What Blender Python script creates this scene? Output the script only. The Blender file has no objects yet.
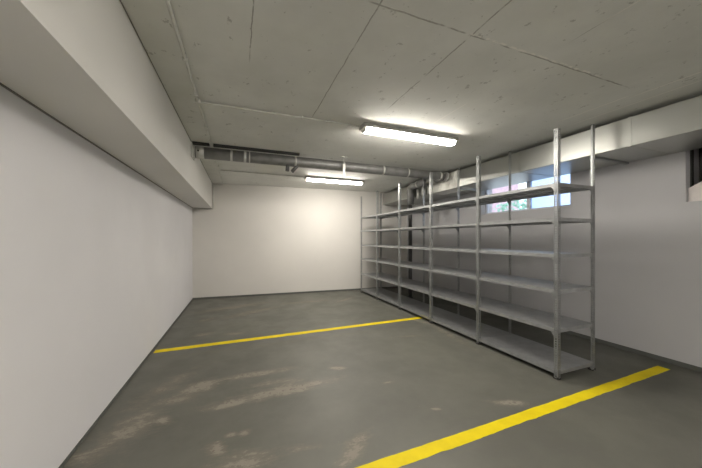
import bpy, bmesh, math, random
from mathutils import Vector, Matrix
random.seed(7)
S = bpy.context.scene
COL = S.collection
H = 1.42            # lens height
CEIL = 2.73
F = 285.0
CA, SA = math.cos(math.atan2(111, 285)), math.sin(math.atan2(111, 285))

# ------------------------------------------------------------ mesh helpers
class MB:
    def __init__(s): s.bm = bmesh.new()
    def box(s, x0, x1, y0, y1, z0, z1):
        v = [s.bm.verts.new(p) for p in ((x0,y0,z0),(x1,y0,z0),(x1,y1,z0),(x0,y1,z0),(x0,y0,z1),(x1,y0,z1),(x1,y1,z1),(x0,y1,z1))]
        for f in ((3,2,1,0),(4,5,6,7),(0,1,5,4),(1,2,6,5),(2,3,7,6),(3,0,4,7)): s.bm.faces.new([v[i] for i in f])
        return s
    def prism(s, pts, axis, a, b):
        # pts: 2D outline, extruded along axis from a to b
        def P(p, t):
            return {'x': (t, p[0], p[1]), 'y': (p[0], t, p[1]), 'z': (p[0], p[1], t)}[axis]
        A = [s.bm.verts.new(P(p, a)) for p in pts]; B = [s.bm.verts.new(P(p, b)) for p in pts]
        n = len(pts)
        s.bm.faces.new(A[::-1]); s.bm.faces.new(B)
        for i in range(n): s.bm.faces.new((A[i], A[(i+1)%n], B[(i+1)%n], B[i]))
        return s
    def tube(s, path, r, n=16, caps=True):
        path = [Vector(p) for p in path]
        rs = r if isinstance(r, (list, tuple)) else [r]*len(path)
        rings = []; up = None
        for i, p in enumerate(path):
            t = (path[min(i+1, len(path)-1)] - path[max(i-1, 0)]).normalized()
            if up is None: up = Vector((0,0,1)) if abs(t.z) < .9 else Vector((1,0,0))
            side = t.cross(up).normalized(); up2 = side.cross(t).normalized(); up = up2
            rings.append([s.bm.verts.new(p + (side*math.cos(2*math.pi*k/n) + up2*math.sin(2*math.pi*k/n))*rs[i]) for k in range(n)])
        for a, b in zip(rings, rings[1:]):
            for k in range(n):
                f = s.bm.faces.new((a[k], a[(k+1)%n], b[(k+1)%n], b[k])); f.smooth = True
        if caps:
            s.bm.faces.new(rings[0][::-1]); s.bm.faces.new(rings[-1])
        return s
    def build(s, name, mat, parent=None, bevel=0.0):
        bmesh.ops.recalc_face_normals(s.bm, faces=s.bm.faces[:])
        me = bpy.data.meshes.new(name); s.bm.to_mesh(me); s.bm.free()
        me.materials.append(mat)
        o = bpy.data.objects.new(name, me); COL.objects.link(o)
        if parent: o.parent = parent
        if bevel:
            m = o.modifiers.new('bevel', 'BEVEL'); m.width = bevel; m.segments = 2; m.limit_method = 'ANGLE'
        return o

def tag(o, label=None, cat=None, group=None, kind=None):
    if label: o['label'] = label
    if cat: o['category'] = cat
    if group: o['group'] = group
    if kind: o['kind'] = kind
    return o
def empty(name, loc, label, cat, group=None):
    o = bpy.data.objects.new(name, None); COL.objects.link(o); o.location = loc
    return tag(o, label, cat, group)
def struct(o, label=None): return tag(o, label, kind='structure')
def rel(o, root):
    """geometry of o was written in room coordinates: shift it under its root"""
    o.data.transform(Matrix.Translation(-root.location)); return o
def elbow(c, a, b, r, n=8):
    """quarter arc from direction a to direction b about corner c"""
    c, a, b = Vector(c), Vector(a), Vector(b); o = c - a*r + b*r
    return [tuple(o + (-b)*r*math.cos(t) + a*r*math.sin(t)) for t in [math.pi/2*i/n for i in range(n+1)]]

# ------------------------------------------------------------ materials
class NT:
    def __init__(s, name):
        s.m = bpy.data.materials.new(name); s.m.use_nodes = True
        s.t = s.m.node_tree; s.b = s.t.nodes['Principled BSDF']
        s.pos = None
    def n(s, ty, **kw):
        nd = s.t.nodes.new(ty)
        for k, v in kw.items(): setattr(nd, k, v)
        return nd
    def l(s, a, b): s.t.links.new(a, b)
    def obj(s):
        if s.pos is None: s.pos = s.n('ShaderNodeTexCoord').outputs['Object']
        return s.pos
    def noise(s, scale, detail=4, rough=.55, vec=None, stretch=None):
        nd = s.n('ShaderNodeTexNoise'); nd.inputs['Scale'].default_value = scale
        nd.inputs['Detail'].default_value = detail; nd.inputs['Roughness'].default_value = rough
        v = vec or s.obj()
        if stretch:
            mp = s.n('ShaderNodeMapping'); mp.inputs['Scale'].default_value = stretch; s.l(v, mp.inputs['Vector']); v = mp.outputs[0]
        s.l(v, nd.inputs['Vector']); return nd.outputs['Fac']
    def math(s, op, a, b=None, c=None, clamp=False):
        nd = s.n('ShaderNodeMath', operation=op, use_clamp=clamp)
        for i, v in enumerate((a, b, c)):
            if v is None: continue
            if isinstance(v, (int, float)): nd.inputs[i].default_value = v
            else: s.l(v, nd.inputs[i])
        return nd.outputs[0]
    def ramp(s, fac, lo, hi, a=0.0, b=1.0):
        nd = s.n('ShaderNodeMapRange'); nd.interpolation_type = 'SMOOTHSTEP'
        for k, v in (('From Min', lo), ('From Max', hi), ('To Min', a), ('To Max', b)): nd.inputs[k].default_value = v
        s.l(fac, nd.inputs['Value']); return nd.outputs[0]
    def mix(s, fac, a, b):
        nd = s.n('ShaderNodeMix', data_type='RGBA')
        if isinstance(fac, (int, float)): nd.inputs[0].default_value = fac
        else: s.l(fac, nd.inputs[0])
        for i, v in ((6, a), (7, b)):
            if isinstance(v, (tuple, list)): nd.inputs[i].default_value = (*v[:3], 1)
            else: s.l(v, nd.inputs[i])
        return nd.outputs[2]
    def color(s, c):
        if isinstance(c, (tuple, list)): s.b.inputs['Base Color'].default_value = (*c[:3], 1)
        else: s.l(c, s.b.inputs['Base Color'])
    def rough(s, r):
        if isinstance(r, (int, float)): s.b.inputs['Roughness'].default_value = r
        else: s.l(r, s.b.inputs['Roughness'])
    def bump(s, h, strength=.3, dist=.01):
        nd = s.n('ShaderNodeBump'); nd.inputs['Strength'].default_value = strength; nd.inputs['Distance'].default_value = dist
        s.l(h, nd.inputs['Height']); s.l(nd.outputs[0], s.b.inputs['Normal'])

def simple(name, c, rough=.6, metal=0.0, var=.08, nscale=6, bump=0.0, bscale=60):
    k = NT(name)
    c2 = tuple(max(0, x*(1-var)) for x in c); c1 = tuple(min(1, x*(1+var)) for x in c)
    k.color(k.mix(k.ramp(k.noise(nscale), .35, .65), c1, c2)); k.rough(rough)
    k.b.inputs['Metallic'].default_value = metal
    if bump: k.bump(k.noise(bscale), bump, .004)
    return k.m

def wall_mat(name, c):
    k = NT(name)
    big = k.ramp(k.noise(.9, 3), .3, .7)
    col = k.mix(big, c, tuple(x*.95 for x in c))
    scuff = k.ramp(k.noise(9, 6, .7), .68, .8)
    col = k.mix(k.math('MULTIPLY', scuff, .25), col, tuple(x*.8 for x in c))
    k.color(col); k.rough(.7)
    k.bump(k.noise(45, 4), .12, .004)
    return k.m

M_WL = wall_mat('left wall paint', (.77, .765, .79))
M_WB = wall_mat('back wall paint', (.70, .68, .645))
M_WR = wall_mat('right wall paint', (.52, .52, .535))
M_BEAM = wall_mat('beam paint', (.74, .73, .70))

# ceiling: grey painted board-marked concrete with formwork joints
def sepxyz(k):
    nd = k.n('ShaderNodeSeparateXYZ'); k.l(k.obj(), nd.inputs[0]); return nd.outputs
def ceiling_mat():
    k = NT('painted concrete ceiling')
    X, Y, Z = sepxyz(k)
    wob = k.math('MULTIPLY', k.math('SUBTRACT', k.noise(9, 3), .5), .02)
    def joint(coord, at, w, o=None, lo=None, hi=None):
        d = k.math('ABSOLUTE', k.math('SUBTRACT', k.math('ADD', coord, wob), at))
        m = k.ramp(d, w*.4, w, 1, 0)
        if o is not None:
            m = k.math('MULTIPLY', m, k.ramp(o, lo-.05, lo, 0, 1)); m = k.math('MULTIPLY', m, k.ramp(o, hi, hi+.2, 1, 0))
        return m
    js = None
    for args in ((X, .727, .006, Y, .6, 2.9), (X, 1.39, .007, Y, .6, 2.4), (X, .067, .005, Y, -1, 2.1), (X, 2.05, .004, Y, -2, 1.1),
                 (Y, 1.43, .008, X, .7, 3.0), (Y, -1.2, .008, X, -.6, 4.5)):
        j = joint(*args); js = j if js is None else k.math('MAXIMUM', js, j)
    brk = k.ramp(k.noise(5, 4), .38, .5)
    joints = k.math('MULTIPLY', js, brk)
    base = k.mix(k.ramp(k.noise(1.3, 5, .6), .3, .7), (.73, .735, .70), (.63, .635, .60))
    pit = k.ramp(k.noise(13, 6, .7, stretch=(1, .7, 1)), .62, .66)
    base = k.mix(k.math('MULTIPLY', pit, .6), base, (.30, .295, .27))
    chip = k.ramp(k.noise(7, 8, .75, stretch=(.5, 3.0, 1)), .65, .70)
    base = k.mix(k.math('MULTIPLY', chip, .5), base, (.78, .78, .73))
    light_j = k.math('MULTIPLY', joint(Y, 1.418, .012, X, 1.4, 2.6), k.ramp(k.noise(22, 3), .46, .54))
    for a_ in ((X, 3.33, .013, Y, 1.55, 2.02), (X, 3.38, .013, Y, 1.0, 1.4), (X, 3.56, .010, Y, 1.1, 2.0), (X, 2.05, .006, Y, 2.2, 3.0), (X, 2.05, .006, Y, .7, .95)): light_j = k.math('MAXIMUM', light_j, joint(*a_))
    base = k.mix(k.math('MULTIPLY', joints, .75), base, (.24, .23, .20))
    base = k.mix(k.math('MULTIPLY', light_j, .8), base, (.85, .83, .78))
    k.color(base); k.rough(.75)
    h = k.math('SUBTRACT', k.math('MULTIPLY', k.noise(16, 6), .4), joints)
    k.bump(h, .35, .008)
    return k.m
M_CEIL = ceiling_mat()

def px(u, v, z=0.0):
    """survey helper: where a sight line meets the level z (room coordinates)"""
    d = F*(H - z)/(v - 238.5); r = (u - 351)/F*d
    return (r*CA + d*SA, -r*SA + d*CA)

def floor_mat():
    k = NT('worn painted concrete floor')
    X, Y, Z = sepxyz(k)
    base = k.mix(k.ramp(k.noise(1.1, 5, .6), .3, .7), (.130, .130, .109), (.106, .106, .090))
    # worn patches: (centre, half sizes, turn, strength)
    spots = []
    for u0, v0, u1, v1, wy, st in ((224, 379, 288, 369, .05, 1.0), (212, 407, 260, 397, .05, 1.05), (240, 400, 322, 382, .07, 1.15), (255, 385, 300, 380, .06, .85), (186, 392, 214, 382, .10, 1.15), (160, 402, 192, 398, .06, .95),
                                (158, 422, 168, 419, .05, 1.0), (104, 448, 152, 412, .13, .95), (128, 410, 190, 372, .10, .75), (212, 452, 220, 446, .06, 1.15), (242, 434, 249, 430, .03, 1.0), (226, 436, 234, 434, .02, .95),
                                (215, 466, 268, 458, .07, 1.0), (345, 462, 362, 436, .06, .95), (286, 450, 320, 446, .03, .7), (496, 402, 522, 403, .035, 1.15), (435, 409, 438, 409, .012, 1.6), (331, 368, 344, 368, .03, 1.1),
                                (200, 312, 262, 303, .12, .95), (225, 318, 270, 308, .10, .9), (280, 304, 330, 300, .10, .75), (195, 336, 212, 333, .06, .95), (226, 334, 244, 333, .05, .9), (200, 322, 212, 318, .08, .8),
                                (338, 302, 350, 298, .05, 1.0), (384, 383, 392, 382, .02, 1.0), (400, 337, 420, 335, .03, .8), (420, 318, 472, 348, .05, .7), (405, 318, 440, 326, .05, .8), (60, 460, 110, 455, .1, .7)):
        (xa, ya), (xb, yb_) = px(u0, v0), px(u1, v1)
        spots.append(((xa+xb)/2, (ya+yb_)/2, math.hypot(xb-xa, yb_-ya)*.66+.02, wy*1.35, math.atan2(yb_-ya, xb-xa), st))
    tot = None
    for x, y, sx, sy, a, st in spots:
        dx = k.math('SUBTRACT', X, x); dy = k.math('SUBTRACT', Y, y)
        p = k.math('ADD', k.math('MULTIPLY', dx, math.cos(a)/sx), k.math('MULTIPLY', dy, math.sin(a)/sx))
        q = k.math('ADD', k.math('MULTIPLY', dx, -math.sin(a)/sy), k.math('MULTIPLY', dy, math.cos(a)/sy))
        r2 = k.math('ADD', k.math('MULTIPLY', p, p), k.math('MULTIPLY', q, q))
        g = k.math('MULTIPLY', k.math('EXPONENT', k.math('MULTIPLY', r2, -.8)), st)
        tot = g if tot is None else k.math('MAXIMUM', tot, g)
    fine = k.math('ADD', k.math('MULTIPLY', k.noise(8, 10, .78, stretch=(.6, 1.5, 1)), .70), k.math('MULTIPLY', k.noise(40, 5, .7, stretch=(.6, 1.3, 1)), .30))
    fine = k.math('ADD', k.math('MULTIPLY', k.math('SUBTRACT', fine, .5), 1.9), .5)
    m = k.math('ADD', k.math('MULTIPLY', tot, .45), fine)
    worn = k.ramp(m, .86, .90)
    halo = k.ramp(k.math('ADD', m, k.math('MULTIPLY', tot, .12)), .64, .98)
    col = k.mix(k.math('MULTIPLY', halo, .85), base, (.165, .150, .120))
    col = k.mix(k.math('MULTIPLY', worn, .58), col, (.30, .28, .235))
    dk = k.math('MULTIPLY', worn, k.ramp(k.noise(26, 5, .7), .56, .62)); col = k.mix(k.math('MULTIPLY', dk, .6), col, (.11, .09, .07))
    speck = k.ramp(k.noise(38, 3, .6), .735, .76); col = k.mix(k.math('MULTIPLY', speck, .4), col, (.35, .34, .31))
    k.color(col)
    r = k.math('ADD', k.math('MULTIPLY', worn, .25), k.ramp(k.noise(2.2, 6, .65), .3, .7, .46, .58))
    k.rough(r); k.b.inputs['Specular IOR Level'].default_value = .5
    k.bump(k.math('SUBTRACT', k.math('MULTIPLY', k.noise(30, 4), .3), k.math('MULTIPLY', worn, .4)), .10, .004)
    return k.m
M_FLOOR = floor_mat()

def yellow_mat():
    k = NT('yellow road paint')
    col = k.mix(k.ramp(k.noise(5, 5), .35, .7), (.80, .64, .008), (.70, .55, .008))
    wear = k.ramp(k.noise(26, 6, .7), .66, .74)
    k.color(k.mix(k.math('MULTIPLY', wear, .6), col, (.30, .26, .10))); k.rough(.6); k.b.inputs['Specular IOR Level'].default_value = .2
    k.bump(k.noise(50), .1, .003); return k.m
M_YEL = yellow_mat()
M_SKIRT = simple('dark grey skirting paint', (.105, .11, .10), .6)
M_JOINT = simple('dark joint line', (.22, .21, .19), .8)  # even dark tone of the thin lines along the beam
M_GALV = simple('galvanised steel', (.33, .34, .34), .42, .8, .10, 14)
M_SHELF = simple('galvanised shelf sheet', (.385, .395, .40), .36, .65, .08, 9)
M_FOOT = simple('black plastic foot', (.02, .02, .02), .5)
def duct_mat(name, c, r):
    k = NT(name)
    k.color(k.mix(k.noise(2.5, 2), c, tuple(x*.93 for x in c))); k.rough(r)
    k.b.inputs['Metallic'].default_value = .92
    k.bump(k.noise(1.3, 0, .4, stretch=(1, 1.8, .4)), .16, .05); return k.m
M_DUCT = duct_mat('zinc duct sheet', (.49, .50, .475), .40)
M_FOIL = duct_mat('foil sleeve', (.80, .80, .76), .38)
M_PIPE = simple('dull zinc spiral pipe', (.21, .21, .205), .5, .45, .12, 8)
M_PIPE_D = simple('dark flexible pipe', (.09, .09, .09), .5, .3)
M_BAND = simple('pale clamp band', (.55, .55, .52), .45, .4)
M_BLACK = simple('black for small parts and gap shade', (.03, .03, .028), .7)  # flat black: bolt, dark frame, and the painted gap shade over the pipe
M_COND = simple('white plastic conduit', (.62, .62, .58), .5)
M_HOUS = simple('grey lamp housing', (.42, .42, .40), .5)
M_CAP = simple('white lamp end cap', (.78, .78, .72), .4)
M_FRAME = simple('white window frame', (.62, .64, .70), .45)
M_WHITE = simple('white painted board', (.74, .70, .68), .6)
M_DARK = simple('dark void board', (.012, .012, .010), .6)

def emis(name, c, s):
    k = NT(name); k.color((.8, .8, .8)); k.b.inputs['Emission Color'].default_value = (*c, 1); k.b.inputs['Emission Strength'].default_value = s
    return k.m
LAMP = 13.0
M_LAMP = emis('lit lamp diffuser', (1, .935, .84), LAMP)
def glass(name, r, tint, bump):
    k = NT(name); k.color(tint); k.rough(r)
    k.b.inputs['Transmission Weight'].default_value = 1; k.b.inputs['IOR'].default_value = 1.3
    if bump: k.bump(k.noise(55, 3, .6), bump, .01)
    return k.m
M_GLASS = glass('clear glass', .02, (.97, .98, 1), 0)
M_FROST = glass('patterned frosted glass', .12, (.52, .66, .90), 1.0)

# ------------------------------------------------------------ room shell
XL, XR, YN = -1.03, 4.55, -4.6
def yb(x): return 7.51 - .060*(x - XL)      # far wall is not quite square to the others
struct(MB().box(XL-.3, XR+.5, YN-.3, 8.2, -.2, 0).build('floor', M_FLOOR), 'dark grey painted concrete floor with worn beige patches')
struct(MB().box(XL-.3, XR+.5, YN-.3, 8.2, CEIL, CEIL+.25).build('ceiling', M_CEIL), 'grey painted concrete ceiling with formwork joints')
struct(MB().box(XL-.25, XL, YN, 8.1, 0, CEIL).build('wall_left', M_WL), 'long white left wall')
struct(MB().prism([(XL, yb(XL)), (XR+.3, yb(XR+.3)), (XR+.3, 8.1), (XL, 8.1)], 'z', 0, CEIL).build('wall_back', M_WB), 'cream white far wall')
struct(MB().box(XL, XR+.3, YN-.2, YN, 0, CEIL).build('wall_front', M_WL), 'white wall behind the viewer')
W1 = (2.75, 4.42, 1.90, 2.52); W2 = (.55, 1.58, 1.82, 2.52)
w = MB(); T = XR+.30
for y0, y1, z0, z1 in ((YN, yb(XR)+.02, 0, 1.82), (YN, W2[0], 1.82, CEIL), (W2[1], W1[0], 1.82, CEIL), (W2[0], W2[1], 2.52, CEIL), (W1[0], W1[1], 1.82, 1.90), (W1[0], W1[1], 2.52, CEIL), (W1[1], yb(XR)+.02, 1.82, CEIL)):
    w.box(XR, T, y0, y1, z0, z1)
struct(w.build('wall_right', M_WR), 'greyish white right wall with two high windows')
# downstand beam along the left wall
struct(MB().box(XL, -.615, YN, yb(-.615)-.012, 2.133, CEIL).build('trim_1', M_BEAM), 'pale concrete downstand beam along the left wall')
struct(MB().box(XL, XL+.010, YN, yb(XL)-.01, 2.126, 2.133).build('trim_2', M_JOINT), 'dark joint under the beam')
struct(MB().box(-.615, -.610, YN, yb(-.6)-.01, CEIL-.005, CEIL).build('trim_3', M_JOINT), 'dark joint between beam and ceiling')
struct(MB().box(XL, XL+.006, YN, yb(XL)-.01, 0, .026).build('baseboard_left', M_SKIRT), 'dark grey painted skirting strip of left wall')
struct(MB().prism([(XL+.006, yb(XL)-.008), (XR-.006, yb(XR)-.008), (XR-.006, yb(XR)), (XL+.006, yb(XL))], 'z', 0, .04).build('baseboard_back', M_SKIRT), 'dark grey painted skirting strip of far wall')
struct(MB().box(XR-.006, XR, YN, yb(XR)-.01, 0, .055).build('baseboard_right', M_SKIRT), 'dark grey painted skirting strip of right wall')

# ------------------------------------------------------------ windows
def window(name, W, xr, mull, mats, label, f=.035, fm=None):
    y0, y1, z0, z1 = W; xa = XR+xr; r = bpy.data.objects.new(name, None); COL.objects.link(r); r.location = (xa, (y0+y1)/2, z0)
    struct(r, label); fm = fm or M_FRAME
    m = MB()
    m.box(xa, xa+.05, y0, y1, z0, z0+f); m.box(xa, xa+.05, y0, y1, z1-f, z1)
    m.box(xa, xa+.05, y0, y0+f, z0+f, z1-f); m.box(xa, xa+.05, y1-f, y1, z0+f, z1-f)
    rel(m.build('window_frame', fm, r), r)
    edges = [y0+f] + [v for q in mull for v in (q-.03, q+.03)] + [y1-f]
    for q in mull: rel(MB().box(xa-.004, xa+.05, q-.03, q+.03, z0+f, z1-f).build('mullion', M_FRAME, r), r)
    for i in range(0, len(edges), 2):
        rel(MB().box(xa+.02, xa+.026, edges[i], edges[i+1], z0+f, z1-f).build('pane', mats[i//2], r), r)
    return r
window('window_1', W1, .11, [3.49], [M_FROST, M_GLASS], 'bright high window behind the shelving, one pane frosted, one clear')
r2 = window('window_2', W2, .10, [], [M_GLASS], 'dark high window recess at the right edge', .012, M_BLACK)
# shaft behind the dark window, with a white sloping board
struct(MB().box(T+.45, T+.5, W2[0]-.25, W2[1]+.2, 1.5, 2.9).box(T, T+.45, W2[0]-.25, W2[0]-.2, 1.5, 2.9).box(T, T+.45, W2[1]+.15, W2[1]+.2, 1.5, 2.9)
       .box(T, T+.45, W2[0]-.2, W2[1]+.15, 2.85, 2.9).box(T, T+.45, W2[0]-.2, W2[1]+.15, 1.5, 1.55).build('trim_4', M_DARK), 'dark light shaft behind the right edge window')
tag(MB().prism([(W2[0]+.05, 1.822), (W2[1]-.004, 1.822), (W2[1]-.004, 1.972), (W2[0]+.25, 2.45), (W2[0]+.05, 2.45)], 'x', XR+.05, XR+.075).build('sloping_board', M_WHITE),
    'white board with a slanted top edge standing in the dark window recess', 'board')

# outside the window: pavement, a rosy house front, a pale bush
struct(MB().box(T, T+22, -14, 24, 1.55, 1.62).build('ground', simple('pale paving', (.62, .62, .60), .8)), 'pale paving outside the window')
hs = empty('house', (13, 13.3, 1.62), 'rosy house front seen through the left window pane', 'house')
M_PINK = simple('rosy brick', (.60, .42, .46), .8)
rel(MB().box(13, 15, 11.85, 15.5, 1.62, 6).build('wall', M_PINK, hs), hs)
for z in (2.1, 3.1, 4.2):
    for y in (12.0, 13.0, 14.2):
        rel(MB().box(12.95, 13.0, y, y+.8, z, z+.6).build('window', M_WHITE, hs), hs)
def bush():
    k = MB(); rr = random.Random(3)
    for i in range(650):
        a, b = rr.uniform(0, 6.28), rr.uniform(-1, 1); R = rr.uniform(.55, 1)
        c = Vector((math.cos(a)*math.sqrt(1-b*b)*R*.8, math.sin(a)*math.sqrt(1-b*b)*R*.9, .9+b*R*.85))
        u = Vector((rr.uniform(-1,1), rr.uniform(-1,1), rr.uniform(-1,1))).normalized()*.10; v = u.orthogonal().normalized()*.05
        vs = [k.bm.verts.new(c+p) for p in (-u, v, u, -v)]; k.bm.faces.new(vs)
    for j in range(3): k.tube([(0, 0, 0), (.1*(j-1), .1, .9)], .03, 6)
    return k
b = bush().build('bush', simple('pale green leaves', (.34, .55, .42), .6)); b.location = (11.4, 9.2, 1.62)
tag(b, 'pale green bush outside the clear window pane', 'bush')

# ------------------------------------------------------------ painted lines on the floor
def line(name, x0, x1, yf, wdt, seed, label):
    rr = random.Random(seed); m = MB(); n = 160; rows = []
    ju = jl = 0
    for i in range(n+1):
        x = x0 + (x1-x0)*i/n; ju = ju*.7 + rr.uniform(-.0018, .0018); jl = jl*.7 + rr.uniform(-.0035, .0035)
        rows.append([m.bm.verts.new((x, yf(x)+ju, .0015)), m.bm.verts.new((x, yf(x)-wdt+jl, .0015)), m.bm.verts.new((x, yf(x)-wdt+jl, 0.0)), m.bm.verts.new((x, yf(x)+ju, 0.0))])
    for a, c in zip(rows, rows[1:]):
        for j in range(4): m.bm.faces.new((a[j], a[(j+1)%4], c[(j+1)%4], c[j]))
    m.bm.faces.new(rows[0]); m.bm.faces.new(rows[-1][::-1])
    return tag(m.build(name, M_YEL), label, 'floor marking')
line('parking_line', -.60, 4.34, lambda x: 1.617+.024*x, .100, 1, 'wide yellow painted floor line nearest the viewer, passing the near end of the shelving')
line('parking_line', XL+.03, 3.03, lambda x: 4.30+.020*x, .105, 2, 'far yellow painted floor line running from left wall to the shelving')

# ------------------------------------------------------------ shelving
YS = [1.91, 2.93, 3.95, 4.96, 5.955, 6.92]
XF, XB = 2.97, 3.57
LV = [.085, .505, .90, 1.262, 1.632, 1.985]      # top faces of shelves
sh = empty('metal_shelving', (XF, YS[0], 0), 'long galvanised steel shelving run of five bays with six empty shelf levels', 'shelving')
def post_mesh(hgt, sx, sy):
    """perforated 40 mm angle; corner at origin, flanges going +sx in x and +sy in y"""
    m = MB(); w_, t_, p = .040, .0022, .025
    def b(u0, u1, z0, z1, ax):
        if ax == 'y': m.box(*sorted((0, sx*t_)), *sorted((sy*u0, sy*u1)), z0, z1)
        else: m.box(*sorted((sx*u0, sx*u1)), *sorted((0, sy*t_)), z0, z1)
    for ax in 'yx':
        b(0 if ax == 'y' else t_, 0.0130, 0.012, hgt, ax); b(.0265, w_, 0.012, hgt, ax)
        z = .012; k = 0
        while z < hgt-.001:
            z1 = min(z + .011, hgt); b(.0130, .0265, z, z1, ax); z += p
    return m
def foot_mesh(sx, sy):
    return MB().box(*sorted((-sx*.003, sx*.045)), *sorted((-sy*.003, sy*.045)), 0, .012).box(*sorted((-sx*.003, sx*.012)), *sorted((-sy*.003, sy*.012)), .012, .024)
protos = {}
for xi, (X0, sx, hh) in enumerate(((XF, 1, 2.53), (XB, -1, 2.65))):
    for i, y in enumerate(YS):
        sy = -1 if i == 5 else 1
        key = (xi, sy)
        if key not in protos:
            o = post_mesh(hh, sx, sy).build('post', M_GALV, sh); f = foot_mesh(sx, sy).build('foot', M_FOOT, o); protos[key] = (o, f)
        else:
            o0, f0 = protos[key]; o = o0.copy(); COL.objects.link(o); o.parent = sh; f = f0.copy(); COL.objects.link(f); f.parent = o
        o.location = (X0 - XF, y - YS[0], 0)
def shelf_mesh(L):
    D = XB - XF - .012; h = .036; t = .002
    m = MB().box(0, D, 0, L, -t, 0).box(0, t, 0, L, -h, -t).box(D-t, D, 0, L, -h, -t).box(t, D-t, 0, t, -h, -t).box(t, D-t, L-t, L, -h, -t)
    m.box(t, .014, t, L-t, -h, -h+t).box(D-.014, D-t, t, L-t, -h, -h+t)
    for c in (.2, .4): m.box(c*D/.6-.02, c*D/.6+.02, t, L-t, -.018, -t)
    return m
def gusset_mesh(sx, sy):
    """corner plate under a shelf against the flange facing the aisle end, with two bolt heads"""
    m = MB(); a = .065
    m.prism([(0, 0), (sy*a, 0), (sy*a, -.012), (sy*.03, -.055), (0, -.06)], 'x', *sorted((0, sx*.003)))
    for q in ((.015, -.012), (.015, -.045)): m.box(*sorted((-sx*.007, 0)), *sorted((sy*(q[0]-.005), sy*(q[0]+.005))), q[1]-.005, q[1]+.005)
    return m
def gusset_side(sx, sy):
    m = MB(); a = .075
    m.prism([(0, 0), (sx*a, 0), (sx*a, -.01), (sx*.035, -.05), (0, -.06)], 'y', *sorted((0, sy*.003)))
    for q in ((.018, -.012), (.018, -.045)): m.box(*sorted((sx*(q[0]-.005), sx*(q[0]+.005))), *sorted((-sy*.006, 0)), q[1]-.005, q[1]+.005)
    return m
for i in range(5):
    y0, y1 = YS[i]+.005, YS[i+1]-.003
    proto = None
    for z in LV:
        if proto is None: proto = o = shelf_mesh(y1-y0).build('shelf', M_SHELF, sh)
        else: o = proto.copy(); COL.objects.link(o); o.parent = sh
        o.location = (.006, y0-YS[0], z)
gp = None
for z in LV[1:]:
    for i, y in enumerate(YS[:5]):
        if gp is None: gp = g = gusset_mesh(1, 1).build('corner_plate', M_GALV, sh)
        else: g = gp.copy(); COL.objects.link(g); g.parent = sh
        g.location = (.0024, y-YS[0]+.003, z-.030)
gs = None
for z in LV:
    for i, y in enumerate(YS[:5]):
        if gs is None: gs = g = gusset_side(-1, 1).build('corner_plate', M_GALV, sh)
        else: g = gs.copy(); COL.objects.link(g); g.parent = sh
        g.location = (XB-XF-.0024, y-YS[0]+.0022, z-.037)

# ------------------------------------------------------------ rectangular air duct
DX0, DX1, DZ0, DZ1 = 3.755, 4.545, 2.375, 2.675
du = empty('air_duct', (4.15, 2.0, DZ0), 'wide shiny rectangular metal air duct along the top of the right wall', 'air duct')
rel(MB().box(DX0, DX1, YN+.02, yb(DX0)-.07, DZ0, DZ1).build('duct_body', M_DUCT, du, .006), du)
for y in (-2.2, -.9, .35, 1.70, 2.95, 5.95):
    m = MB(); e = .004
    m.box(DX0-e, DX0, y-.012, y+.012, DZ0-e, DZ1+e).box(DX0, DX1, y-.012, y+.012, DZ0-e, DZ0).box(DX0, DX1, y-.012, y+.012, DZ1, DZ1+e)
    rel(m.build('duct_seam', M_DUCT, du), du)
for y, xa, xb in ((2.07, 3.80, 4.52), (4.27, 3.82, 4.30)):
    m = MB().box(xa, xb, y-.018, y+.018, DZ0-.026, DZ0-.023).box(xa, xb, y-.018, y-.015, DZ0-.023, DZ0-.001).box(xa, xb, y+.015, y+.018, DZ0-.023, DZ0-.001)
    rel(m.build('support_rail', M_GALV, du), du)
# crumpled foil sleeve on the duct
m = MB(); n = 46; ya, yc = 4.16, 5.03; rings = []; rr = random.Random(5)
for i in range(n+1):
    y = ya + (yc-ya)*i/n; e = .004 + .009*(i % 2) + rr.uniform(-.002, .002)
    if i in (0, n): e = .002
    rings.append([m.bm.verts.new(p) for p in ((DX0-e, y, DZ1+e*.6), (DX0-e*1.2, y, DZ0+.2), (DX0-e, y, DZ0+.1), (DX0-e*.8, y, DZ0-e), (DX0+.35, y, DZ0-e), (DX0+.35, y, DZ0-.001), (DX0-.001, y, DZ0-.001), (DX0-.001, y, DZ1+.001))])
for a, c in zip(rings, rings[1:]):
    for j in range(8): m.bm.faces.new((a[j], a[(j+1)%8], c[(j+1)%8], c[j]))
m.bm.faces.new(rings[0]); m.bm.faces.new(rings[-1][::-1])
rel(m.build('foil_sleeve', M_FOIL, du), du)

# ------------------------------------------------------------ round pipe crossing under the ceiling, turning along the duct and dropping down
PY, PZ, PR = 4.45, 2.615, .08
PX = 3.660
pp = empty('ventilation_pipe', (1.5, PY, PZ), 'round grey ventilation pipe crossing below the ceiling from the beam to the duct', 'pipe')
path = [(-.595, PY, PZ), (1, PY, PZ), (2.5, PY, PZ)] + elbow((PX, PY, PZ), (1, 0, 0), (0, 1, 0), .16, 8) + [(PX, 5.2, PZ)] + elbow((PX, 5.62, PZ), (0, 1, 0), (0, 0, -1), .13, 8) + [(PX, 5.62, 2.2)]
rel(MB().tube(path, PR, 28).build('pipe_body', M_PIPE, pp), pp)
def xat(u, y=PY):
    r = (u-351)/F; d = y/(CA - SA*r); return d*(CA*r + SA)
for u, wd in ((200.5, .10), (231.5, .03), (245, .035), (249.5, .015), (295, .03), (382.5, .03), (407, .02), (439, .03), (446, .02)):
    x = xat(u); rel(MB().tube([(x-wd/2, PY, PZ), (x+wd/2, PY, PZ)], PR+.005, 28).build('clamp_band', M_BAND, pp), pp)
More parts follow.
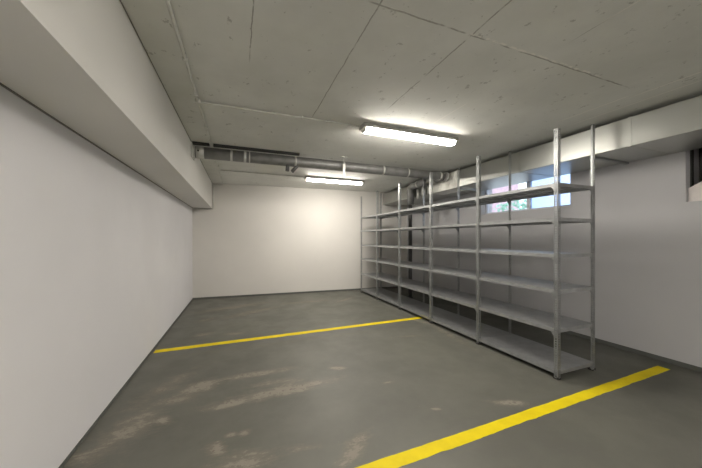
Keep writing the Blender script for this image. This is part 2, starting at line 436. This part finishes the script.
for y in (4.72, 5.3): rel(MB().tube([(PX, y-.02, PZ), (PX, y+.02, PZ)], PR+.003, 28).build('clamp_band', M_BAND, pp), pp)
rel(MB().box(-.614, -.596, PY-.10, PY+.10, PZ-.095, PZ+.10).tube([(-.596, PY, PZ), (-.575, PY, PZ)], PR+.012, 24).build('wall_flange', M_BAND, pp, .003), pp)
x = xat(291)
rel(MB().tube([(x-.05, PY-.02, PZ-.06), (x-.06, PY-.03, 2.455)], .030, 14).build('drain_stub', M_PIPE_D, pp), pp)
rel(MB().tube([(x+.10, PY-.02, PZ-.06), (x+.01, PY-.03, 2.45)], .028, 14).build('drain_stub', M_PIPE_D, pp), pp)
for xa, xb in ((-.60, -.395), (-.345, .85)): rel(MB().box(xa, xb, PY-.10, PY-.04, CEIL-.03, CEIL-.001).build('gap_shade', M_BLACK, pp), pp)  # black strip stands in for the shade between pipe and ceiling
rel(MB().tube([(-.53, PY-PR-.004, PZ), (-.53, PY-PR-.014, PZ)], .012, 10).build('bolt', M_BLACK, pp), pp)
# vertical drops behind the shelving
tag(MB().tube([(PX+.13, 5.83, 2.30), (PX+.13, 5.83, .25), (PX+.13, 5.83, .002)], .045, 16).tube([(PX+.13, 5.83, .002), (PX+.13, 5.83, .03)], .07, 16).build('drain_pipe', M_PIPE_D),
    'dark vertical pipe standing behind the second shelving bay from the far end', 'pipe')
# hanger strap in front of the pipe
hg = empty('hanging_strap', (xat(344, 4.31), 4.31, CEIL), 'thin pale hanging strap with ceiling plate in front of the round pipe', 'hanger')
hx = xat(344, 4.31)
rel(MB().box(hx-.06, hx+.06, 4.29, 4.33, CEIL-.006, CEIL-.001).build('ceiling_plate', M_BAND, hg), hg)
rel(MB().tube([(hx-.01, 4.31, CEIL-.006), (hx-.01, 4.31, 2.66), (hx+.015, 4.31, 2.64), (hx+.015, 4.31, 2.60)], .006, 8).build('rod', M_BAND, hg), hg)
rel(MB().box(hx-.022, hx+.022, 4.306, 4.314, 2.39, 2.62).build('strap', M_BAND, hg), hg)

# ------------------------------------------------------------ conduits
ZC = CEIL-.016
c1 = empty('electrical_conduit', (-.37, 3, CEIL), 'long pale conduit running beside the beam and down the far corner', 'conduit')
ye = yb(-.5)-.022
pth = [(-.37, YN+.02, ZC), (-.37, 1.0, ZC), (-.368, 3, ZC), (-.372, 5, ZC), (-.38, ye-.06, ZC)]
rel(MB().tube(pth, .011, 10).build('tube', M_COND, c1), c1)
rel(MB().tube([(-.38, ye-.06, ZC), (-.40, ye-.012, ZC-.012), (-.56, ye-.0, ZC-.05), (-.585, ye, ZC-.10), (-.585, ye, 2.14), (-.60, ye, 2.112), (-.63, ye+.004, 2.108), (-1.0, ye+.02, 2.108)], .012, 10).build('drop_tube', M_COND, c1), c1)
for y in (-2, -1, 0, .9, 1.7, 2.35, 2.9, 3.7, 4.9, 5.6, 6.6): rel(MB().box(-.388, -.352, y-.012, y+.012, CEIL-.030, CEIL-.001).build('clip', M_COND, c1, .004), c1)
rel(MB().box(-.395, -.345, 3.01, 3.06, CEIL-.034, CEIL-.001).build('junction_box', M_COND, c1, .004), c1)
def branch(y, x1, label):
    c = empty('electrical_conduit', (-.3, y, CEIL), label, 'conduit')
    rel(MB().tube([(-.345, y, ZC), (.3, y+.004, ZC-.001), (.8, y-.003, ZC), (x1, y, ZC)], .0095, 10).build('tube', M_COND, c), c)
    for x in (.05, .33, .62, .9, 1.15): rel(MB().box(x-.010, x+.010, y-.015, y+.015, CEIL-.028, CEIL-.001).build('clip', M_COND, c, .003), c)
branch(3.035, 1.285, 'pale ceiling conduit leading across to the nearer lit lamp')
branch(5.93, 1.255, 'pale ceiling conduit leading across to the farther lit lamp')

# ------------------------------------------------------------ ceiling lamps
def make_lamp(loc, label):
    L, w_ = 1.33, .064
    t = empty('ceiling_light', loc, label, 'ceiling lamp', 'long fluorescent ceiling lamps')
    MB().prism([(-w_-.004, 0), (w_+.004, 0), (w_+.016, -.036), (w_+.018, -.050), (w_+.014, -.050), (w_+.012, -.044), (-w_-.012, -.044), (-w_-.014, -.050), (-w_-.018, -.050), (-w_-.016, -.036)], 'x', 0, L).build('housing', M_HOUS, t, .003)
    sec = [(-w_, -.0445), (w_, -.0445), (w_*.98, -.055), (w_*.80, -.078), (w_*.45, -.088), (-w_*.45, -.088), (-w_*.80, -.078), (-w_*.98, -.055)]
    MB().prism(sec, 'x', .035, L-.035).build('diffuser', M_LAMP, t)
    sec2 = [(p[0]*1.02, p[1]*1.02) for p in sec]
    for xa, xb, s in ((.008, .0345, 0), (L-.0345, L-.008, 1)):
        m = MB(); A = []; B = []
        for p in sec2:
            o_ = (p[0]*.8, -.0445+(p[1]+.0445)*.6)
            A.append(m.bm.verts.new((xb if not s else xa, *p))); B.append(m.bm.verts.new((xa if not s else xb, *o_)))
        m.bm.faces.new(A); m.bm.faces.new(B[::-1])
        for i in range(8): m.bm.faces.new((A[i], A[(i+1)%8], B[(i+1)%8], B[i]))
        m.build('end_cap', M_CAP, t)
    for x in (.12, .45, .88, 1.21):
        for s_ in (-1, 1): MB().box(x-.012, x+.012, *sorted((s_*(w_+.024), s_*(w_+.0185))), -.056, -.02).build('clip', M_HOUS, t)
    return t
def copy_tree(o, label, loc):
    c = o.copy(); COL.objects.link(c); c.location = loc; c['label'] = label
    for ch in o.children:
        d = ch.copy(); COL.objects.link(d); d.parent = c
    return c
lamp = make_lamp((1.30, 3.0, CEIL-.001), 'nearer and larger looking lit fluorescent lamp on the ceiling, at the end of the conduit')
bpy.context.view_layer.update()
l2 = copy_tree(lamp, 'farther lit fluorescent lamp on the ceiling, beyond the round pipe', (1.27, 5.95, CEIL-.001))
fill_overhead = copy_tree(lamp, 'added fluorescent fill lamp on the ceiling overhead, out of view', (.10, -.75, CEIL-.001))  # unseen lamp, added to brighten the left wall and ceiling
fill_rear = copy_tree(lamp, 'added fluorescent fill lamp on the ceiling behind the viewer', (-.20, -3.2, CEIL-.001))  # another invented lamp, fills the room with light from behind

fill_left = copy_tree(lamp, 'added fluorescent fill lamp on the ceiling at the left behind the viewer', (-.20, -2.1, CEIL-.001))  # extra unseen lamp, put in for more fill from the left


# stubs hanging by the duct
for y, rr_, lb in ((5.40, .028, 'thin short pale vertical pipe stub next to the big pipe elbow at the duct'), (5.17, .036, 'short pale vertical pipe stub right beside the end of the foil sleeve')):
    tag(MB().tube([(DX0-.045, y, 2.52), (DX0-.045, y, 2.31)], rr_, 14).build('pipe_stub', M_BAND), lb, 'pipe')

# ------------------------------------------------------------ daylight
wd = bpy.data.worlds.new('World'); S.world = wd; wd.use_nodes = True
nt = wd.node_tree; bg = nt.nodes['Background']
bg.inputs['Color'].default_value = (.74, .85, 1.0, 1); bg.inputs['Strength'].default_value = .38

# ------------------------------------------------------------ camera
cd = bpy.data.cameras.new('Camera'); cam = bpy.data.objects.new('Camera', cd); COL.objects.link(cam)
cd.sensor_width = 36; cd.lens = F/702*36; cd.shift_y = 4.5/702; cd.clip_start = .02
cam.location = (0, 0, H); cam.rotation_euler = (math.radians(90), 0, -math.atan2(111, 285))
S.camera = cam
vs = S.view_settings; vs.view_transform = 'Standard'; vs.look = 'None'; vs.gamma = 1; vs.use_curve_mapping = False
vs.exposure = 2.84
S.cycles.use_adaptive_sampling = False; S.cycles.max_bounces = 8; S.cycles.sample_clamp_indirect = 6
